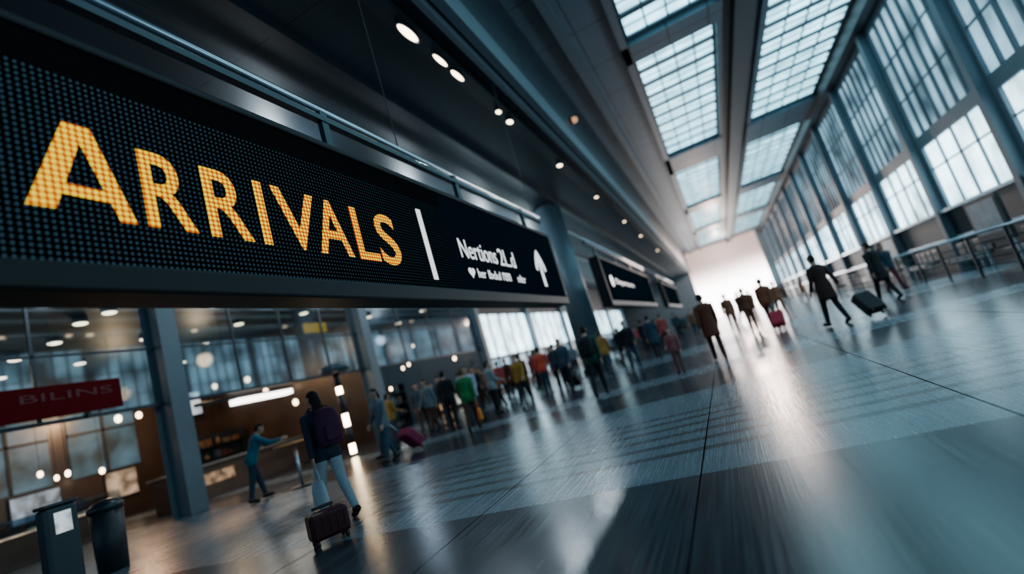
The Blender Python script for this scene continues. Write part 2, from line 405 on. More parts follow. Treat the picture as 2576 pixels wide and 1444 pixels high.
# big initial A: heavy left leg, flat top, built as strips so the counter stays open
a_ = MB(); ax0 = SX+0.002
for q in ([(1.365, 2.69), (1.495, 2.69), (1.650, 3.13), (1.580, 3.25)], [(1.580, 3.25), (1.650, 3.13), (1.656, 3.13), (1.715, 3.25)],
          [(1.715, 3.25), (1.656, 3.13), (1.810, 2.66), (1.900, 2.66)], [(1.525, 2.79), (1.775, 2.775), (1.755, 2.845), (1.548, 2.855)]):
    a_.flat(q, ax0, 0.006)
a_.obj('letter', m_amber, origin=(ax0, 1.63, 2.95), parent=s1)
L = [('R', 1.965, 2.29, 2.66, 3.20), ('R', 2.385, 2.735, 2.655, 3.20), ('I', 2.825, 2.900, 2.65, 3.20),
     ('V', 2.99, 3.46, 2.645, 3.20), ('A', 3.42, 3.86, 2.64, 3.20), ('L', 3.94, 4.27, 2.63, 3.20), ('S', 4.30, 4.66, 2.61, 3.21)]
for ch, a, b, z0, z1 in L: lettering(ch, (a, b, z0, z1), SX+0.003, m_amber, s1, bold=0.010)
MB().box(SX, SX+0.012, 5.24, 5.33, 2.49, 3.43).obj('divider_bar', m_white, parent=s1)
lettering('Nertions', (6.15, 7.38, 2.87, 3.16), SX+0.004, m_white, s1, 'lettering', -0.004)
lettering('2L.d', (7.48, 8.15, 2.86, 3.16), SX+0.004, m_white, s1, 'lettering', -0.004)
for t_, a, b in (('her', 6.52, 6.78), ('lbdul', 6.88, 7.32), ('rem', 7.42, 7.74), ('nltr', 8.05, 8.42)):
    lettering(t_, (a, b, 2.59, 2.73), SX+0.004, m_white, s1, 'lettering', -0.008)
hp = []
for i in range(24):
    t = 2*math.pi*i/24; hp.append((16*math.sin(t)**3/17, (13*math.cos(t)-5*math.cos(2*t)-2*math.cos(3*t)-math.cos(4*t))/17))
MB().flat([(6.33+p[0]*0.10, 2.66+p[1]*0.09) for p in hp], SX+0.002).obj('heart_symbol', m_white, parent=s1)
ax = SX+0.004
ao = [(9.455, 2.58), (9.575, 2.58), (9.575, 3.12), (9.65, 3.02), (9.73, 2.90), (9.80, 2.93), (9.78, 3.03), (9.69, 3.18), (9.60, 3.29), (9.515, 3.36),
      (9.43, 3.29), (9.34, 3.18), (9.25, 3.03), (9.23, 2.93), (9.30, 2.90), (9.38, 3.02), (9.455, 3.12)]
MB().flat(ao, ax, 0.01).obj('arrow_symbol', m_white, parent=s1)
s2 = hanging_sign(15.5, 27.0, 'black overhead sign with white lit lettering beside column')
MB().box(SX-0.2, SX, 15.64, 26.86, 2.38, 3.80).obj('information_panel', m_info, parent=s2)
MB().tube([(SX, 16.75, 3.08), (SX+0.01, 16.75, 3.08)], 0.20, 28).obj('round_icon', m_white, parent=s2)
lettering('Departures', (17.4, 21.2, 2.96, 3.20), SX+0.002, m_white, s2, 'lettering', -0.01)
s3 = hanging_sign(33.0, 44.0, 'distant black overhead sign')
MB().box(SX-0.2, SX, 33.14, 43.86, 2.38, 3.80).obj('information_panel', m_info, parent=s3)

for (a, b) in ((0.0, 11.0), (15.0, 27.5), (32.5, 44.5)):
    r = empty('support_rail', (-3.15, (a+b)/2, 4.4), label='polished steel tube rail suspended above the sign', category='rail', group='sign support rails')
    MB().tube([(-3.15, a, 4.42), (-3.15, b, 4.42)], 0.035, 16).obj('tube', m_steel, True, parent=r)
    MB().box(-3.19, -3.11, a, b, 4.27, 4.33).obj('lower_bar', m_dsteel, parent=r)
    for k in range(4):
        y = a+1.2+(b-a-1.5)*k/3.3
        MB().box(-3.18, -3.12, y-0.05, y+0.05, 3.86, 4.42).obj('strut', m_dsteel, parent=r)
    for k in (0.5, 0.97):
        y = a+(b-a)*k
        MB().tube([(-3.15, y, 4.42), (-3.15, y, LC)], 0.008, 8).obj('hanger_rod', m_dark, parent=r)

def spot_meshes():
    a = MB().tube([(0, 0, 0.0), (0, 0, -0.12)], [0.13, 0.15], 20).mesh('spot_body', [m_dsteel], True)
    b = MB().tube([(0, 0, -0.121), (0, 0, -0.135)], [0.125, 0.11], 20).mesh('lamp_disc', [m_warm], True)
    return a, b
sa, sb = spot_meshes()
def spotlight(x, y, z, label, group, s=1, cat='ceiling light', sy=None):
    o = empty('spotlight', (x, y, z), label=label, category=cat, group=group)
    for nme, me in (('housing', sa), ('lamp_disc', sb)):
        q = D.objects.new(nme, me); COL.objects.link(q); q.parent = o; q.scale = (s, sy or s, s)
for y, s_, sy_ in ((7.8, .65, 2.6), (9.0, .4, 2.2), (9.75, .45, 2.2), (12.0, .55, .9), (12.75, .65, 1.1), (17.4, .75, 1.1), (23.2, .6, .8), (30.5, .6, .8), (37, .7, .9), (47, .7, .8)):
    spotlight(-3.6, y, LC-0.22, 'warm white spotlight mounted on dark soffit track', 'soffit track spotlights', s_, sy=sy_)
for x, y in ((-14.9, 8.3), (-15.9, 8.1), (-17.9, 8.4), (-19.7, 8.2), (-22.2, 8.8), (-19.4, 14.1), (-22.6, 15.2), (-19.7, 22.6), (-16.5, 13.5), (-17.5, 25), (-16, 20.5), (-21.5, 19.5), (-16.5, 3.5), (-20, 4), (-17, 5.9), (-18, 11), (-21, 10.5), (-15.2, 15.5), (-15, 24), (-22, 24)):
    spotlight(x, y, SC, 'round warm downlight in dark shop ceiling', 'shop downlights', 1.35)
wl = empty('wall_lamp', (-2.7, 17.8, 9.4), label='small round amber lamp on dark fascia panel', category='lamp')
MB().tube([(-2.77, 17.8, 9.4), (-2.68, 17.8, 9.4)], 0.14, 20).obj('bracket', m_dsteel, True, parent=wl)
MB().tube([(-2.68, 17.8, 9.4), (-2.60, 17.8, 9.4)], 0.11, 16, 0, True).obj('globe', emat('amber_globe_glow', (1, 0.5, 0.25), 0.9), True, parent=wl)

# ------------------------------------------------------------------ shop fittings
m_red = mat('red_banner_fabric', (0.045, 0.003, 0.005), 0.8, 0, 0.2, emis=(0.5, 0.004, 0.02), strength=0.025, spec=0.05)
bn = empty('shop_banner', (XF+0.15, 6.4, 3.0), label='dim dark red shop banner with pale lettering on storefront', category='banner')
MB().box(XF+0.1, XF+0.16, 4.6, 7.7, 3.08, 3.80).obj('panel', m_red, parent=bn, bevel=0.01)
m_pk = mat('faint_pink_lettering', (0.15, 0.06, 0.065), 0.8, spec=0.05)
lettering('BILINS', (5.75, 7.5, 3.46, 3.64), XF+0.162, m_pk, bn, 'lettering', 0.0)
for y in (5.0, 7.0): MB().box(XF-0.08, XF+0.1, y-0.03, y+0.03, 2.96, 3.5).obj('bracket', m_dsteel, parent=bn)

ys = empty('yellow_sign', (-15.8, 17.0, 5.2), label='small yellow illuminated hanging direction sign', category='sign')
MB().box(-15.6, -15.5, 15.7, 16.9, 5.1, 5.5).obj('panel', emat('yellow_lit_panel', (1, 0.55, 0.0), 0.8), parent=ys, bevel=0.01)
for y in (15.9, 16.7): MB().tube([(-15.55, y, 5.5), (-15.55, y, SC)], 0.015, 8).obj('hanger_rod', m_dsteel, parent=ys)

tv = empty('menu_screen', (-23.55, 15.4, 0), label='bright white screen on floor stand in cafe', category='screen')
MB().box(-23.65, -23.5, 14.5, 16.4, 3.4, 4.6).obj('casing', m_frame, parent=tv, bevel=0.02)
MB().box(-23.5, -23.49, 14.58, 16.32, 3.48, 4.52).obj('screen', emat('white_screen_glow', (0.85, 0.92, 1.0), 1.6, 0.6, 2.0), parent=tv)
MB().box(-23.65, -23.55, 15.35, 15.55, 0.0, 3.4).obj('stand', m_frame, parent=tv)

pl = empty('linear_pendant_light', (-16, 13.3, 2.9), label='long white linear pendant lamp above cafe counter', category='pendant lamp')
MB().box(-15.62, -15.38, 10.6, 14.3, 2.90, 3.00).obj('housing', m_dsteel, parent=pl, bevel=0.01)
MB().box(-15.70, -15.30, 11.9, 14.2, 2.74, 2.90).obj('diffuser', m_cool, parent=pl)
for y in (11.9, 14.0): MB().tube([(-15.5, y, 3.00), (-15.5, y, SC)], 0.012, 8).obj('cable', m_dsteel, parent=pl)

tl = empty('totem_lamp', (-12.0, 13.0, 0), label='slender dark totem lamp with three glowing warm sections', category='lamp')
m_totem = emat('warm_totem_glow', (1.0, 0.74, 0.44), 28.0, 0.02)
MB().tube([(-12, 13, 0.0), (-12, 13, 0.04), (-12, 13, 0.05), (-12, 13, 2.75)], [.28, .28, .05, .05], 20).obj('pole', m_dsteel, True, parent=tl)
for a, b in ((0.05, 0.10), (0.40, 0.98), (1.38, 2.05), (2.28, 2.75)): MB().tube([(-12, 13, a), (-12, 13, b)], 0.10, 20).obj('collar', m_dark, True, parent=tl)
for a, b in ((0.10, 0.40), (0.98, 1.38), (2.05, 2.28)):
    MB().tube([(-12, 13, a), (-12, 13, b)], 0.09, 20).obj('glowing_section', m_totem, True, parent=tl)
MB().tube([(-12, 13, 2.75), (-12, 13, 2.8), (-12, 13, 2.98), (-12, 13, 3.05)], [0.3, 0.48, 0.48, 0.3], 28).obj('cap', mat('slate_blue_cap', (0.04, 0.075, 0.10), 0.4), True, parent=tl)

cc = empty('cafe_counter', (-17.2, 13, 0), label='brown wooden cafe counter with lit display', category='counter')
MB().box(-17.6, -16.8, 10.2, 16.3, 0, 1.05).obj('body', m_wood, parent=cc, bevel=0.02)
MB().box(-17.7, -16.7, 10.1, 16.4, 1.05, 1.12).obj('worktop', mat('pale_worktop', (0.18, 0.16, 0.15), 0.3), parent=cc, bevel=0.01)
MB().box(-16.8, -16.77, 10.6, 12.4, 0.45, 0.8).obj('display', emat('warm_display_glow', (1, 0.6, 0.34), 0.5, 0.9, 4), parent=cc)
goods = [mat('goods_%s' % n, c, 0.5) for n, c in (('tan', (0.11, 0.08, 0.05)), ('white', (0.15, 0.19, 0.22)), ('slate', (0.03, 0.06, 0.09)), ('red', (0.07, 0.015, 0.015)), ('amber', (0.13, 0.06, 0.02)))]
def shelf_unit(x, y0, y1, h, label):
    s = empty('shelf_unit', (x, (y0+y1)/2, 0), label=label, category='shelf', group='shop shelving')
    f = MB(); f.box(x-0.25, x-0.2, y0, y1, 0, h)
    for y in (y0, y1-0.05): f.box(x-0.2, x+0.2, y, y+0.05, 0, h)
    f.obj('carcass', m_dsteel, parent=s)
    n = int(h/0.55)
    for k in range(n):
        z = 0.12+k*0.55
        MB().box(x-0.2, x+0.2, y0+0.05, y1-0.05, z, z+0.03).obj('shelf_board', m_dsteel, parent=s)
        yy = y0+0.15
        while yy < y1-0.4:
            w_ = random.uniform(0.14, 0.34); hh = random.uniform(0.18, 0.40); d_ = random.uniform(0.14, 0.3)
            kind = random.random()
            g = random.choice(goods)
            if kind < 0.45:
                MB().box(x-d_/2, x+d_/2, yy, yy+w_, z+0.03, z+0.03+hh).obj('carton', g, origin=(x, yy, z+0.03), bevel=0.012, label='small boxed goods on shop shelf', category='box', group='shelf goods')
            else:
                r_ = w_/3
                MB().tube([(x, yy+w_/2, z+0.03), (x, yy+w_/2, z+0.03+hh*0.6), (x, yy+w_/2, z+0.03+hh*0.78), (x, yy+w_/2, z+0.03+hh)], [r_, r_, r_*0.4, r_*0.4], 12).obj('bottle', g, True, origin=(x, yy+w_/2, z+0.03), label='bottle standing on shop shelf', category='bottle', group='shelf bottles')
            yy += w_+random.uniform(0.06, 0.25)
shelf_unit(-21.8, 14.2, 16.8, 2.3, 'cafe back shelving with bottles and boxes')
shelf_unit(-16.2, 18.6, 22.0, 2.2, 'shop shelving with colourful goods')
for x, y in ((-17.6, 4.2), (-17.6, 7.2), (-20.6, 9.6), (-20.6, 5.4)):
    k = empty('display_case', (x, y, 0), label='glass-topped shop display case with warm inner light', category='display case', group='display cases')
    MB().box(x-0.4, x+0.4, y-1.1, y+1.1, 0, 0.75).obj('body', m_wood, parent=k, bevel=0.02)
    MB().box(x-0.4, x+0.4, y-1.1, y+1.1, 0.75, 0.78).obj('lit_deck', emat('warm_case_glow', (1.0, 0.75, 0.5), 1.0, 0.8, 3), parent=k)
    MB().box(x+0.38, x+0.4, y-1.1, y+1.1, 0.78, 1.15).box(x-0.4, x-0.38, y-1.1, y+1.1, 0.78, 1.15).box(x-0.4, x+0.4, y-1.1, y+1.1, 1.15, 1.17).obj('glass_hood', m_glass, parent=k)
# backlit wall panels in the shops
for x, y, z, w_, h_, c_, e_ in ((-23.9, 3.0, 1.1, 1.6, 0.8, (1.0, 0.8, 0.6), 0.7), (-23.9, 9.3, 0.9, 1.5, 1.0, (0.7, 0.85, 1.0), 0.6), (-23.9, 12.2, 0.8, 1.2, 1.1, (1.0, 0.7, 0.45), 0.7), (-23.9, 6.4, 0.9, 1.3, 0.9, (1.0, 0.85, 0.7), 0.6)):
    k = empty('wall_lightbox', (x, y, z), label='softly backlit panel on dark shop wall', category='lightbox', group='shop lightboxes')
    MB().box(XW, XW+0.08, y, y+w_, z, z+h_).obj('casing', m_dsteel, parent=k)
    MB().box(XW+0.08, XW+0.09, y+0.05, y+w_-0.05, z+0.05, z+h_-0.05).obj('lit_face', emat('lightbox_glow', c_, e_, 0.85, 2.5), parent=k)
for y, c_ in ((24.2, (1, 0.62, 0.3)), (26.2, (0.9, 0.9, 0.8))):
    k = empty('service_counter', (-15.6, y, 0), label='small lit service counter in shop bay', category='counter')
    MB().box(-15.9, -15.3, y-0.8, y+0.8, 0, 1.0).obj('body', m_wood, parent=k, bevel=0.02)
    MB().box(-16.0, -15.2, y-0.85, y+0.85, 1.0, 1.06).obj('worktop', m_dsteel, parent=k)
    MB().box(-15.3, -15.28, y-0.65, y+0.65, 0.25, 0.8).obj('front_panel', emat('counter_glow', c_, 0.9), parent=k)
gp = [(-17, 11.2, 2.5), (-17, 15.8, 2.5), (-20, 12.6, 3.2), (-21.5, 13.4, 2.7), (-19, 16.2, 3.4), (-18.2, 9.9, 3.3), (-17.2, 5.5, 2.3), (-19.5, 7.0, 2.7), (-21, 6, 2.1), (-16, 19, 3.3), (-16.4, 22.8, 3.0), (-18.5, 26.4, 3.4), (-15.5, 26.9, 2.9), (-16.0, 7.4, 1.9),
      (-22.0, 8.2, 3.6), (-22.4, 9.6, 2.4), (-19.2, 8.6, 2.0), (-18.3, 6.3, 3.6), (-22.8, 11.6, 2.0), (-19.0, 11.8, 2.2), (-16.1, 9.9, 2.1), (-22.5, 13.0, 3.8), (-20.5, 15.0, 4.2), (-18.0, 14.6, 3.9), (-15.2, 19.8, 2.0), (-17.8, 21.4, 2.5), (-15.0, 22.2, 3.9), (-20, 24.5, 3.0)]
for x, y, z in gp:
    g = empty('globe_pendant', (x, y, z), label='small warm globe lamp hanging on a cord', category='pendant lamp', group='globe pendants')
    rr = random.uniform(0.05, 0.095)
    MB().tube([(x, y, z-0.03), (x, y, z+0.03)], rr, 16, 0, True).obj('globe', m_warm, True, parent=g)
    MB().tube([(x, y, z+0.03+rr), (x, y, SC)], 0.008, 6).obj('cord', m_dark, True, parent=g)
def plight(x, y, z, e, c, r=0.25, n='shop_lamp'):
    l = D.lights.new(n, 'POINT'); l.energy = e; l.color = c; l.shadow_soft_size = r
    o = D.objects.new(n, l); o.location = (x, y, z); COL.objects.link(o)
plight(-18, 13, 4.9, 380, (1, 0.62, 0.36)); plight(-21.5, 12, 4.6, 380, (1, 0.58, 0.30)); plight(-19, 5, 4.9, 150, (1, 0.66, 0.40)); plight(-17.5, 23, 4.9, 240, (0.85, 0.88, 0.95))
for y in (9, 15, 21, 27): plight(-8.6, y, 7.75, 360, (0.72, 0.88, 1.0), 0.12, 'crowd_fill_lamp')  # added fill lamps brightening the crowd, out of view behind the sign
plight(2.5, 78, 9.6, 5000, (1.0, 0.76, 0.66), 0.5, 'exit_fill_lamp')  # added warm fill lamp, brightens walls, floor and ceiling near the exit
plight(2.5, 60, 9.0, 2600, (1.0, 0.72, 0.58), 0.4, 'exit_fill_lamp')  # second added fill lamp, further up the hall

bt = empty('bar_table', (-9.9, 8.9, 0), label='round orange-wood standing table on steel leg', category='table')
MB().tube([(-9.9, 8.9, 1.0), (-9.9, 8.9, 1.045)], 0.45, 32).obj('tabletop', mat('orange_wood', (0.65, 0.24, 0.06), 0.35), True, parent=bt)
MB().tube([(-9.9, 8.9, 0.03), (-9.9, 8.9, 1.0)], 0.035, 16).obj('leg', m_steel, True, parent=bt)
MB().tube([(-9.9, 8.9, 0), (-9.9, 8.9, 0.03)], 0.28, 28).obj('base', m_dsteel, True, parent=bt)

def kiosk(x, y, h, body, label, glow, cat='kiosk', name='kiosk'):
    k = empty(name, (x, y, 0), label=label, category=cat)
    MB().box(x-0.14, x+0.12, y-0.19, y+0.19, 0, h).obj('body', body, parent=k, bevel=0.04)
    MB().box(x-0.15, x+0.14, y-0.20, y+0.20, h, h+0.05).obj('top', m_dsteel, parent=k, bevel=0.02)
    MB().box(x+0.12, x+0.13, y-0.09, y+0.10, h-0.36, h-0.08).obj('screen', glow, parent=k)
kiosk(-9.0, 3.98, 1.17, m_dsteel, 'dark grey self-service kiosk with small glowing screen', emat('kiosk_screen_glow', (0.8, 0.93, 1.0), 1.0, 0.6, 6))
wb = empty('waste_bin', (-9.4, 4.75, 0), label='round dark waste bin with domed lid', category='waste bin')
MB().tube([(-9.4, 4.75, 0), (-9.4, 4.75, 0.9)], [0.19, 0.22], 28).obj('body', m_dark, True, parent=wb)
MB().tube([(-9.4, 4.75, 0.9), (-9.4, 4.75, 0.97), (-9.4, 4.75, 1.04), (-9.4, 4.75, 1.07)], [0.235, 0.23, 0.15, 0.04], 28).obj('lid', m_dsteel, True, parent=wb)

ba = empty('balustrade', (6.3, 24, 0), label='dark steel balustrade with horizontal rails along concourse', category='railing')
for k in range(15):
    y = 11+2*k; MB().box(6.27, 6.33, y-0.03, y+0.03, 0, 1.1).obj('post', m_dsteel, parent=ba)
for z in (0.25, 0.45, 0.65, 0.85): MB().tube([(6.3, 11, z), (6.3, 39, z)], 0.016, 8).obj('rail', m_dsteel, True, parent=ba)
MB().tube([(6.3, 10.9, 1.12), (6.3, 39.1, 1.12)], 0.035, 12).obj('handrail', m_steel, True, parent=ba)
m_seat = mat('black_leather', (0.008, 0.010, 0.014), 0.35)
for k in range(6):
    y = 13+4.2*k; b = empty('bench_seat', (7.8, y, 0), label='row of black padded waiting seats by the wall', category='bench', group='waiting benches')
    for j in range(4):
        yy = y-1.15+0.62*j
        MB().box(7.5, 8.05, yy, yy+0.54, 0.42, 0.50).obj('seat', m_seat, parent=b, bevel=0.03)
        MB().box(8.05, 8.13, yy, yy+0.54, 0.48, 0.95).obj('backrest', m_seat, parent=b, bevel=0.03)
    MB().box(7.72, 7.80, y-1.2, y+1.3, 0.36, 0.42).obj('beam', m_steel, parent=b)
    for yy in (y-0.9, y+0.9): MB().box(7.73, 7.79, yy-0.03, yy+0.03, 0, 0.37).obj('leg', m_steel, parent=b)
for k, y in enumerate((13.0, 17.2, 25.5)):
    b = empty('information_board', (7.0, y, 0), label='dark freestanding information board on two legs', category='information board', group='information boards')
    MB().box(6.95, 7.05, y-0.9, y+0.9, 0.75, 2.0).obj('panel', m_dark, parent=b, bevel=0.02)
    for yy in (y-0.8, y+0.8): MB().box(6.97, 7.03, yy-0.03, yy+0.03, 0, 0.78).obj('leg', m_steel, parent=b)
    MB().box(6.94, 6.95, y-0.75, y+0.75, 1.0, 1.9).obj('display', emat('dim_blue_display', (0.2, 0.34, 0.45), 0.2, 0.7, 3), parent=b)

# ------------------------------------------------------------------ people
def d_ang(t, side=0, ab=0.0):
    return Vector((side*ab, math.sin(t), -math.cos(t))).normalized()

def build_pose(lean, legs, arms):
    mb = MB(); bones = []
    R = Matrix.Rotation(-lean, 3, 'X'); P0 = Vector((0, 0, 0.93))
    up = lambda p: R @ (Vector(p)-P0)+P0
    def seg(p, q, r0, r1, g):
        mb.tube([p, q], [r0, r1], 14, 0, True); bones.append((np.array(p), np.array(q), r0, r1, g))
    lev = [(0.84, .10, .085, 0), (.88, .15, .11, 0), (.93, .168, .118, -.005), (1.0, .158, .112, 0), (1.08, .138, .10, .005), (1.16, .14, .10, .005), (1.26, .160, .112, .008), (1.34, .178, .116, .005), (1.40, .178, .10, 0), (1.44, .135, .08, -.005), (1.475, .07, .062, -.005), (1.50, .056, .058, 0)]
    mb.loft([[up((rx*math.cos(a), cy+ry*math.sin(a), z)) for a in [2*math.pi*j/24 for j in range(24)]] for z, rx, ry, cy in lev])
    bones.append((np.array(up((0, 0, .92))), np.array(up((0, 0, 1.36))), .14, .15, 1))
    bones.append((np.array(up((-.1, 0, 1.40))), np.array(up((.1, 0, 1.40))), .07, .07, 1))
    seg(up((0, -.005, 1.45)), up((0, .012, 1.56)), .057, .052, 0)
    hc = (0, .022, 1.625)
    rings = []
    for k in range(1, 12):
        ph = math.pi*k/12; z = math.cos(ph); r = math.sin(ph)
        jaw = 1-0.22*max(0, -z)
        rings.append([up((hc[0]+.074*jaw*r*math.cos(a), hc[1]+(.094*r*math.sin(a))*(1 if math.sin(a) < 0 else 1-0.06*max(0, -z)) + (0.012*max(0, -z)), hc[2]+.112*z)) for a in [2*math.pi*j/20 for j in range(20)]])
    mb.loft(rings)
    bones.append((np.array(up((0, .02, 1.59))), np.array(up((0, .02, 1.65))), .085, .085, 0))
    mb.tube([up((0, .105, 1.645)), up((0, .128, 1.605))], [.010, .017], 8, 0, True)
    mb.tube([up((-.022, .112, 1.565)), up((.022, .112, 1.565))], [.010, .010], 8, 0, True)
    mb.tube([up((-.045, .098, 1.652)), up((.045, .098, 1.652))], [.012, .012], 8, 0, True)
    mb.tube([up((0, .10, 1.53)), up((0, .108, 1.535))], [.02, .02], 8, 0, True)
    for s in (-1, 1): mb.tube([up((s*.078, .01, 1.60)), up((s*.083, .004, 1.645))], [.012, .017], 8, 0, True)
    hands = []
    for s, (ua, be, ab) in zip((-1, 1), arms):
        sh = up((s*.182, 0, 1.385)); a1 = d_ang(ua, s, ab); el = sh+a1*.285
        a2 = d_ang(ua+be, s, ab*0.4); wr = el+a2*.25
        seg(sh, el, .052, .041, 2); seg(el, wr, .040, .026, 3)
        sp = Vector((0, math.cos(ua+be), math.sin(ua+be))); inn = Vector((-s, 0, 0))
        for o_, ln in ((-.030, .060), (-.010, .075), (.011, .082), (.031, .074)):
            k0 = wr+a2*.088+sp*o_; mb.tube([wr+sp*o_*.5, k0], [.014, .0125], 8, 0, True)
            k1 = k0+(a2*.9+inn*.25).normalized()*ln*.5; k2 = k1+(a2*.65+inn*.7).normalized()*ln*.5
            mb.tube([k0, k1, k2], [.0105, .0098, .0085], 8, 0, True)
        t0 = wr+a2*.025+sp*.022; t1 = t0+(a2*.7+sp*.7+inn*.25).normalized()*.04; t2 = t1+(a2+sp*.2+inn*.4).normalized()*.032
        mb.tube([t0, t1, t2], [.014, .012, .010], 8, 0, True)
        bones.append((np.array(wr+a2*.01), np.array(wr+a2*.14), .03, .03, 4)); hands.append(wr+a2*.10)
    for s, (th, kb, fp) in zip((-1, 1), legs):
        hip = Vector((s*.088, 0, .90)); a1 = d_ang(th, s, .02); kn_ = hip+a1*.42; a2 = d_ang(th-kb, s, 0.0); an = kn_+a2*.40
        seg(hip, kn_, .088, .056, 5); seg(kn_, an, .054, .036, 6)
        f = Vector((0, math.cos(fp), math.sin(fp))); dn = Vector((0, math.sin(fp), -math.cos(fp)))
        heel = an+dn*.045-f*.035; ball = an+dn*.055+f*.115+Vector((s*.012, 0, 0)); toe = ball+f*.045
        mb.tube([heel, ball, toe], [.034, .036, .026], 12, 0, True); mb.tube([an, an+dn*.03+f*.05], [.036, .033], 10, 0, True)
        bones.append((np.array(heel), np.array(toe), .036, .034, 7)); bones.append((np.array(an+dn*.02), np.array(an+dn*.02+f*.04), .036, .034, 7))
    me = mb.mesh('figure_base', [])
    o = D.objects.new('figure_tmp', me); COL.objects.link(o)
    r = o.modifiers.new('r', 'REMESH'); r.mode = 'VOXEL'; r.voxel_size = 0.0095
    bpy.context.view_layer.update(); dg = bpy.context.evaluated_depsgraph_get()
    m2 = D.meshes.new_from_object(o.evaluated_get(dg)); D.objects.remove(o)
    bm = bmesh.new(); bm.from_mesh(m2)
    for _ in range(3): bmesh.ops.smooth_vert(bm, verts=bm.verts, factor=0.5, use_axis_x=True, use_axis_y=True, use_axis_z=True)
    bm.to_mesh(m2); bm.free(); m2.update()
    nv = len(m2.vertices); co = np.empty(nv*3); m2.vertices.foreach_get('co', co); co = co.reshape(-1, 3)
    nr = np.array([v.normal[:] for v in m2.vertices])
    dist = np.full(nv, 1e9); grp = np.zeros(nv, int)
    for p, q, r0, r1, g in bones:
        d = q-p; t = np.clip(((co-p)@d)/(d@d), 0, 1); dd = np.linalg.norm(co-(p+t[:, None]*d), axis=1)-(r0+(r1-r0)*t)
        k = dd < dist; dist[k] = dd[k]; grp[k] = g
    ground = co[:, 2].min()
    faces = [tuple(p.vertices) for p in m2.polygons]
    Ri = np.array(R); cu = (co-np.array(P0))@Ri+np.array(P0)
    def shell(sel, off, name, extra=None, sm=0):
        """garment: offset copy of the selected skin faces with a turned-in hem"""
        fs = [f for f in faces if all(sel[i] for i in f)]
        ids = sorted({i for f in fs for i in f}); mp = {i: k for k, i in enumerate(ids)}
        offv = off if isinstance(off, np.ndarray) else np.full(nv, off)
        vs = [tuple(co[i]+nr[i]*offv[i]-np.array((0, 0, ground))) for i in ids]
        ed = {}
        for f in fs:
            for a, b in zip(f, f[1:]+f[:1]): ed[(a, b)] = ed.get((a, b), 0)+1
        out = [tuple(mp[i] for i in f) for f in fs]
        inner = {}
        for (a, b) in list(ed):
            if (b, a) not in ed:
                for i in (a, b):
                    if i not in inner: inner[i] = len(vs); vs.append(tuple(co[i]-nr[i]*0.003-np.array((0, 0, ground))))
                out.append((mp[b], mp[a], inner[a], inner[b]))
        if extra:
            o_ = len(vs); vs += [tuple(Vector(p)-Vector((0, 0, ground))) for p in extra.v]; out += [tuple(i+o_ for i in f) for f in extra.f]
        g = D.meshes.new(name); g.from_pydata(vs, [], out); g.materials.append(m_dark)
        if sm:
            bm = bmesh.new(); bm.from_mesh(g)
            for _ in range(sm): bmesh.ops.smooth_vert(bm, verts=[v for v in bm.verts if not v.is_boundary], factor=0.5, use_axis_x=True, use_axis_y=True, use_axis_z=True)
            bm.to_mesh(g); bm.free()
        g.polygons.foreach_set('use_smooth', [True]*len(g.polygons)); g.update()
        return g
    res = {}
    tor = (grp == 1); arm = (grp == 2) | (grp == 3)
    hip = (grp == 5) & (co[:, 2] > .80)
    jk = (tor & (cu[:, 2] < 1.475)) | arm | hip
    off = np.where(tor | hip, .022, .014)
    res['jacket'] = shell(jk, off, 'jacket', None, 3)
    ex = MB(); rings = []
    for z, rx, ry in ((1.06, .165, .13), (.95, .195, .15), (.80, .20, .17), (.65, .205, .20), (.58, .21, .215)):
        rings.append([(rx*math.cos(a), ry*math.sin(a)+.0, z) for a in [2*math.pi*j/28 for j in range(28)]])
    for z, rx, ry in ((.58, .20, .205), (.75, .19, .17), (.95, .18, .14)):
        rings.append([(rx*math.cos(a), ry*math.sin(a)+.0, z) for a in [2*math.pi*j/28 for j in range(28)]])
    ex.loft(rings, 0, False)
    res['coat'] = shell(jk, off, 'coat', ex, 3)
    tr = ((grp == 5) | (grp == 6) | (tor & (cu[:, 2] < 1.0)))
    res['trousers'] = shell(tr, np.where(grp == 6, .016, .010), 'trousers', None, 3)
    for s, k in ((-1, 'shoe_l'), (1, 'shoe_r')): res[k] = shell((grp == 7) & (co[:, 0]*s > 0), .008, 'shoe')
    hz = cu[:, 2]; hy = cu[:, 1]
    hs = (grp == 0) & (hz > 1.555) & ((hy < .0) | ((hz > 1.665) & (hy < .085)) | (hz > 1.70)) & ~((np.abs(cu[:, 0]) > .07) & (hz < 1.66) & (hy > -.02))
    res['hair'] = shell(hs, .014, 'hair', None, 2)
    ex = MB(); ex.loft([[up((.07*sx*math.cos(a), -.055+.045*sx*math.sin(a), z)) for a in [2*math.pi*j/16 for j in range(16)]] for z, sx in ((1.36, .35), (1.40, .85), (1.48, 1.05), (1.56, 1.1), (1.64, .95), (1.69, .5))])
    res['hair_long'] = shell(hs, .016, 'hair', ex, 2)
    for v in m2.vertices: v.co.z -= ground
    m2.materials.clear(); m2.materials.append(m_dark)
    m2.polygons.foreach_set('use_smooth', [True]*len(m2.polygons)); m2.name = 'body'
    res['body'] = m2
    gz = Vector((0, 0, ground))
    for s, k in ((-1, 'eye_l'), (1, 'eye_r')):
        p = up((s*.030, .104, 1.632))-gz; res[k] = MB().tube([p-Vector((0.004, 0, 0)), p+Vector((.004, 0, 0))], .009, 8, 0, True).mesh('eye', [m_frame], True)
    p = up((0, .1215, 1.565))-gz; res['mouth'] = MB().tube([p-Vector((0.02, 0, 0)), p+Vector((.02, 0, 0))], .004, 8, 0, True).mesh('mouth', [m_dark], True)
    res['hands'] = [h_-gz for h_ in hands]
    res['back'] = up((0, -.165, 1.22))-gz
    return res

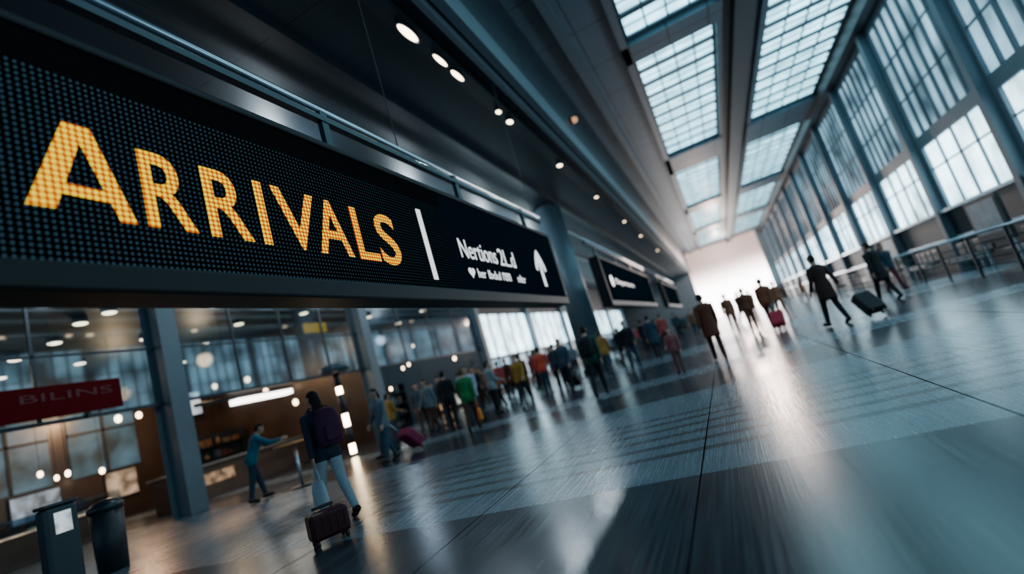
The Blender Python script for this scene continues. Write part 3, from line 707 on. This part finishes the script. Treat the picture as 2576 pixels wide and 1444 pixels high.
r_ = math.radians
POSES = {
 'walk': build_pose(r_(3), [(r_(18), r_(5), r_(8)), (r_(-11), r_(18), r_(-24))], [(r_(-16), r_(12), .12), (r_(14), r_(20), .12)]),
 'stride': build_pose(r_(4), [(r_(-15), r_(20), r_(-30)), (r_(20), r_(7), r_(10))], [(r_(20), r_(22), .14), (r_(-18), r_(14), .12)]),
 'pull': build_pose(r_(3), [(r_(15), r_(5), r_(6)), (r_(-10), r_(16), r_(-20))], [(r_(6), r_(24), .12), (r_(-26), r_(4), .14)]),
 'stand': build_pose(r_(0), [(r_(3), r_(2), r_(0)), (r_(-2), r_(3), r_(0))], [(r_(4), r_(14), .13), (r_(12), r_(60), .10)]),
 'lean': build_pose(r_(22), [(r_(14), r_(4), r_(0)), (r_(-8), r_(6), r_(-8))], [(r_(50), r_(40), .14), (r_(56), r_(34), .12)]),
}
m_skin = mat('skin', (0.36, 0.20, 0.14), 0.5, 0, 0.08, 20)
_mc = {}
def cloth(c, n='fabric'):
    k = (n,)+tuple(round(x, 3) for x in c)
    if k not in _mc: _mc[k] = mat(n, c, 0.8, 0, 0.2, 25, bump=0.15, spec=0.2)
    return _mc[k]
PLACED = []
def person(x, y, head, pose, h, top, legs, hair, label, coat=False, longh=False, face=True):
    P = POSES[pose]; sc = h/1.74
    PLACED.append((x, y))
    b = D.objects.new('person', P['body']); COL.objects.link(b)
    b.location = (x, y, 0.004); b.rotation_euler = (0, 0, r_(head)); b.scale = (sc, sc, sc)
    b.material_slots[0].link = 'OBJECT'; b.material_slots[0].material = m_skin
    b['label'] = label; b['category'] = 'person'; b['group'] = 'travellers in the concourse'
    parts = [('coat' if coat else 'jacket', 'coat' if coat else 'jacket', cloth(top)), ('trousers', 'trousers', cloth(legs)), ('shoe_l', 'shoe', cloth((0.01, 0.01, 0.012), 'shoe_leather')), ('shoe_r', 'shoe', cloth((0.01, 0.01, 0.012), 'shoe_leather')), ('hair_long' if longh else 'hair', 'hair', cloth(hair, 'hair_strands'))]
    if face: parts += [('eye_l', 'eye', m_frame), ('eye_r', 'eye', m_frame), ('mouth', 'mouth', cloth((0.3, 0.1, 0.09), 'lips'))]
    for key, nm, mt in parts:
        q = D.objects.new(nm, P[key]); COL.objects.link(q); q.parent = b
        q.material_slots[0].link = 'OBJECT'; q.material_slots[0].material = mt
    return b

def wpt(b, p):
    return Matrix.Translation(b.location) @ Matrix.Rotation(b.rotation_euler.z, 4, 'Z') @ (Vector(p)*b.scale[0])

m_whl = mat('black_rubber', (0.01, 0.01, 0.01), 0.6)
def suitcase(loc, rotz, tilt, col, label, L=0.98, hgt=0.58):
    """trolley case; origin at the wheels, handle reaches L metres along its own up axis"""
    sh = mat('case_shell', col, 0.5, 0, 0.1, spec=0.25)
    PLACED.append((loc[0], loc[1]))
    s = empty('suitcase', loc, label=label, category='suitcase', group='rolling luggage')
    def part(mb, nm, m, **k):
        o = mb.obj(nm, m, **k); o.parent = s; return o
    part(MB().box(-.20, .20, -.26, -.02, .06, .06+hgt), 'body', sh, bevel=0.04)
    for k in range(5): part(MB().box(-.15+.075*k-.01, -.15+.075*k+.01, -.268, -.26, .12, hgt), 'rib', sh)
    for xx in (-.15, .15):
        for yy in (-.055, -.22): part(MB().tube([(xx-.014, yy, .035), (xx+.014, yy, .035)], .034, 14), 'wheel', m_whl, smooth=True)
    part(MB().tube([(-.09, -.045, .06+hgt-.02), (-.09, -.045, L), (.09, -.045, L), (.09, -.045, .06+hgt-.02)], .010, 8), 'telescopic_handle', m_steel, smooth=True)
    part(MB().tube([(-.10, -.045, L), (.10, -.045, L)], .017, 10, 0, True), 'grip', m_whl, smooth=True)
    s.rotation_euler = Euler((-tilt, 0, rotz), 'XYZ')
    return s

def pull_case(b, side, col, label):
    P = [k for k in POSES if POSES[k]['body'] == b.data][0]
    hd = wpt(b, POSES[P]['hands'][1 if side > 0 else 0]); hz = hd.z
    Lh = 1.05; t = math.acos(min(.98, (hz-.02)/Lh)); back = Matrix.Rotation(b.rotation_euler.z, 3, 'Z') @ Vector((0, -1, 0))
    loc = Vector((hd.x, hd.y, 0))+back*(Lh*math.sin(t))
    return suitcase(loc+Vector((0, 0, .02)), b.rotation_euler.z, t, col, label, Lh, 0.52)

def backpack(b, col, label):
    P = [k for k in POSES if POSES[k]['body'] == b.data][0]
    p = wpt(b, POSES[P]['back'])
    s = empty('backpack', p, label=label, category='backpack', group='carried backpacks')
    m_ = cloth(col, 'backpack_fabric')
    a = MB(); a.loft([[(w*math.cos(t), -.07+d*math.sin(t), z) for t in [2*math.pi*j/20 for j in range(20)]] for z, w, d in ((-.24, .10, .05), (-.21, .15, .09), (-.05, .165, .105), (.12, .155, .10), (.2, .12, .08), (.23, .05, .03))])
    o = a.obj('bag_body', m_, True); o.parent = s
    o = MB().box(-.10, .10, -.20, -.14, -.18, .0).obj('pocket', m_, bevel=0.02); o.parent = s
    for sx in (-.09, .09):
        o = MB().tube([(sx, -.02, .16), (sx, .04, .25), (sx, .15, .27), (sx*1.3, .30, .18), (sx*1.5, .31, .0), (sx*1.5, .20, -.14), (sx, -.01, -.18)], .013, 8).obj('strap', m_, True); o.parent = s
    s.rotation_euler = (0, 0, b.rotation_euler.z)

def handbag(b, side, col, label):
    P = [k for k in POSES if POSES[k]['body'] == b.data][0]
    p = wpt(b, POSES[P]['hands'][1 if side > 0 else 0])
    s = empty('handbag', p, label=label, category='bag', group='carried bags')
    m_ = cloth(col, 'bag_leather')
    o = MB().loft([[(.06*w*math.cos(t), .17*w2*math.sin(t), z) for t in [2*math.pi*j/20 for j in range(20)]] for z, w, w2 in ((-.46, .9, .95), (-.44, 1.1, 1), (-.3, 1, .95), (-.17, .55, .85))]).obj('bag_body', m_, True); o.parent = s
    o = MB().tube([(0, -.09, -.19), (0, -.05, -.05), (0, 0, .0), (0, .05, -.05), (0, .09, -.19)], .008, 8).obj('handle', m_, True); o.parent = s
    s.rotation_euler = (0, 0, b.rotation_euler.z)

BK = (0.010, 0.012, 0.016); NV = (0.018, 0.036, 0.06); DJ = (0.035, 0.06, 0.09); BR = (0.05, 0.022, 0.015); GY = (0.12, 0.15, 0.18)
FLARE_LT = (0.24, 0.085, 0.05); FLARE_DK = (0.14, 0.045, 0.028)  # clothes colours with the warm exit flare painted in
HB = (0.010, 0.007, 0.005); HL = (0.10, 0.055, 0.025)
p = person(-5.0, 4.95, 70, 'walk', 1.64, (0.015, 0.022, 0.036), (0.24, 0.31, 0.35), HB, 'person in dark navy jacket and pale trousers walking', False, True)
backpack(p, (0.05, 0.012, 0.04), 'dark plum backpack worn by walking person')
handbag(p, -1, (0.36, 0.42, 0.46), 'pale shopping bag held in hand')
suitcase(Vector((-4.50, 4.22, 0.0)), r_(60), 0, (0.03, 0.002, 0.005), 'small black and dark red cabin case standing on floor', 0.36, 0.27)
person(-10.5, 8.2, -30, 'lean', 1.72, (0.02, 0.10, 0.15), NV, HB, 'person in teal top leaning at standing table')
person(-8.5, 10.4, 150, 'walk', 1.7, DJ, NV, HL, 'person in dark blue jacket walking')
p = person(-7.5, 9.2, 165, 'pull', 1.66, GY, DJ, HB, 'person in grey jacket pulling magenta suitcase', False, True); pull_case(p, 1, (0.20, 0.006, 0.05), 'magenta rolling suitcase beside grey-jacketed person')
p = person(-6.4, 11.2, 20, 'stride', 1.6, (0.012, 0.16, 0.05), (0.06, 0.03, 0.02), HL, 'person in green top walking'); handbag(p, 1, (0.6, 0.16, 0.02), 'orange carrier bag held in hand')
person(-8.0, 12.9, 10, 'stand', 1.74, BK, BK, HB, 'person in black jacket standing')
person(-7.2, 12.9, 190, 'stride', 1.7, (0.32, 0.32, 0.42), NV, HL, 'person in pale lilac jacket walking', False, True)
person(-8.6, 17.2, 0, 'walk', 1.62, (0.62, 0.08, 0.03), BR, HB, 'person in orange-red jacket walking')
person(-7.8, 18.3, 12, 'stride', 1.76, BR, BK, HB, 'person in dark brown coat walking', True)
person(-7.7, 20.2, 180, 'walk', 1.7, (0.25, 0.03, 0.05), DJ, HB, 'person in maroon jacket walking', face=False)
person(-6.3, 18.3, 5, 'stand', 1.72, NV, BK, HB, 'person in navy jacket standing', face=False)
person(-6.9, 19.6, 170, 'walk', 1.66, (0.30, 0.06, 0.07), BK, HL, 'person in rose-red jacket walking', face=False)
p = person(-3.15, 11.7, 8, 'stride', 1.72, (0.012, 0.05, 0.035), BK, HB, 'person in dark green jacket walking with backpack'); backpack(p, BK, 'black backpack on walking person')
person(-4.2, 17.5, 5, 'walk', 1.64, (0.35, 0.17, 0.04), DJ, HL, 'person in mustard jacket walking', face=False)
p = person(-4.9, 15.0, 175, 'pull', 1.72, DJ, BK, HB, 'person in blue-grey jacket pulling black suitcase'); pull_case(p, 1, BK, 'black rolling suitcase on floor')
person(-3.3, 17.7, 185, 'stride', 1.75, BK, NV, HB, 'person in black jacket walking toward signs', face=False)
person(-2.7, 19.4, 0, 'walk', 1.7, NV, BK, HB, 'person in navy coat walking', True, face=False)
person(-1.3, 12.0, 175, 'stand', 1.08, (0.22, 0.07, 0.07), (0.12, 0.05, 0.05), HL, 'small child in muted pink clothes standing', face=True)
p = person(-0.44, 12.85, 6, 'walk', 1.64, (0.10, 0.030, 0.018), (0.03, 0.014, 0.01), HB, 'person in long reddish-brown coat walking away', True, False)
person(0.15, 23.1, 180, 'walk', 1.72, FLARE_LT, FLARE_DK, HB, 'person walking in jacket tinted russet for exit glow', face=False)
person(0.75, 20.0, 0, 'stride', 1.68, FLARE_DK, FLARE_DK, HL, 'person walking in jacket tinted russet-brown for exit glow', face=False)
person(-0.7, 26.5, 0, 'stand', 1.7, FLARE_DK, BR, HB, 'person standing in jacket tinted dark russet for exit glow', face=False)
p = person(1.30, 18.4, -12, 'pull', 1.74, (0.20, 0.06, 0.035), BR, HB, 'person pulling red suitcase, jacket tinted rust-brown for exit glow', face=False)  # rust tone of the jacket has the warm exit flare painted in
pull_case(p, 1, (0.40, 0.015, 0.04), 'red rolling suitcase behind walking person')
person(2.2, 24.5, 8, 'walk', 1.66, FLARE_LT, BR, HB, 'person walking in jacket tinted rust for exit glow', face=False)
p = person(2.25, 13.8, 26, 'pull', 1.76, (0.028, 0.014, 0.012), BK, HB, 'person in dark brown coat pulling black suitcase', True)
pull_case(p, 1, BK, 'black rolling suitcase tilted behind person')
person(4.15, 16.9, 25, 'walk', 1.76, BK, BK, HB, 'person in black coat walking', True)
p = person(5.2, 20.0, 200, 'walk', 1.7, NV, (0.10, 0.02, 0.03), HB, 'person in navy jacket and dark red trousers', False, True)
cols = [BR, BK, NV, NV, DJ, GY, (0.30, 0.05, 0.05), (0.15, 0.08, 0.05), (0.2, 0.24, 0.28)]
def free(x, y, d=0.95):
    return all((x-a)**2+(y-b)**2 > d*d for a, b in PLACED) and (x+5.9)**2+(y-22.5)**2 > 1.7
def crowd(n, xr, yr, label, pal):
    k = t = 0
    while k < n and t < 2000:
        t += 1; x = random.uniform(*xr); y = random.uniform(*yr)
        if not free(x, y): continue
        person(x, y, random.choice([0, 180, 10, 170, -8, 35, 150, 210, -30]), random.choice(['walk', 'stride', 'stand']), random.uniform(1.55, 1.83), random.choice(pal), random.choice([BK, BR, NV]), HB, label, random.random() < .25, face=False); k += 1
crowd(14, (0.2, 5.4), (30, 62), 'distant traveller walking in clothes tinted russet-brown for exit glow', [FLARE_DK, FLARE_LT, BR])
crowd(15, (-11.0, -5.0), (13.5, 20), 'traveller walking in winter clothes before the storefronts', cols+[(0.30, 0.16, 0.03), (0.5, 0.07, 0.04)])
crowd(54, (-9.5, -1.6), (20, 54), 'traveller walking in winter clothes among the crowd', cols)
crowd(14, (-12.5, -8.8), (14.5, 34), 'traveller in dark clothes near storefront', cols)

# ------------------------------------------------------------------ light / world / camera
w = D.worlds.new('world'); bpy.context.scene.world = w; w.use_nodes = True
nt = w.node_tree
bg = nt.nodes['Background']; bg.inputs[0].default_value = (0.25, 0.48, 0.68, 1); bg.inputs[1].default_value = 0.9

f = 1250.0; r = r_(16.7); yaw = r_(21.33); pt = r_(9.23)
Fw = Vector((-math.sin(yaw)*math.cos(pt), math.cos(yaw)*math.cos(pt), math.sin(pt)))
Rv = Vector((math.cos(yaw), math.sin(yaw), 0)); Uv = Rv.cross(Fw)
Rc = Rv*math.cos(r)-Uv*math.sin(r); Uc = Rv*math.sin(r)+Uv*math.cos(r)
cam = D.cameras.new('camera'); co = D.objects.new('camera', cam); COL.objects.link(co)
mt = Matrix((Rc, Uc, -Fw)).transposed().to_4x4(); mt.translation = (0, 0, 1.15); co.matrix_world = mt
cam.sensor_width = 36; cam.lens = f/2576*36; cam.clip_start = 0.05; cam.clip_end = 300
cam.dof.use_dof = True; cam.dof.focus_distance = 4.8; cam.dof.aperture_fstop = 0.36
bpy.context.scene.camera = co
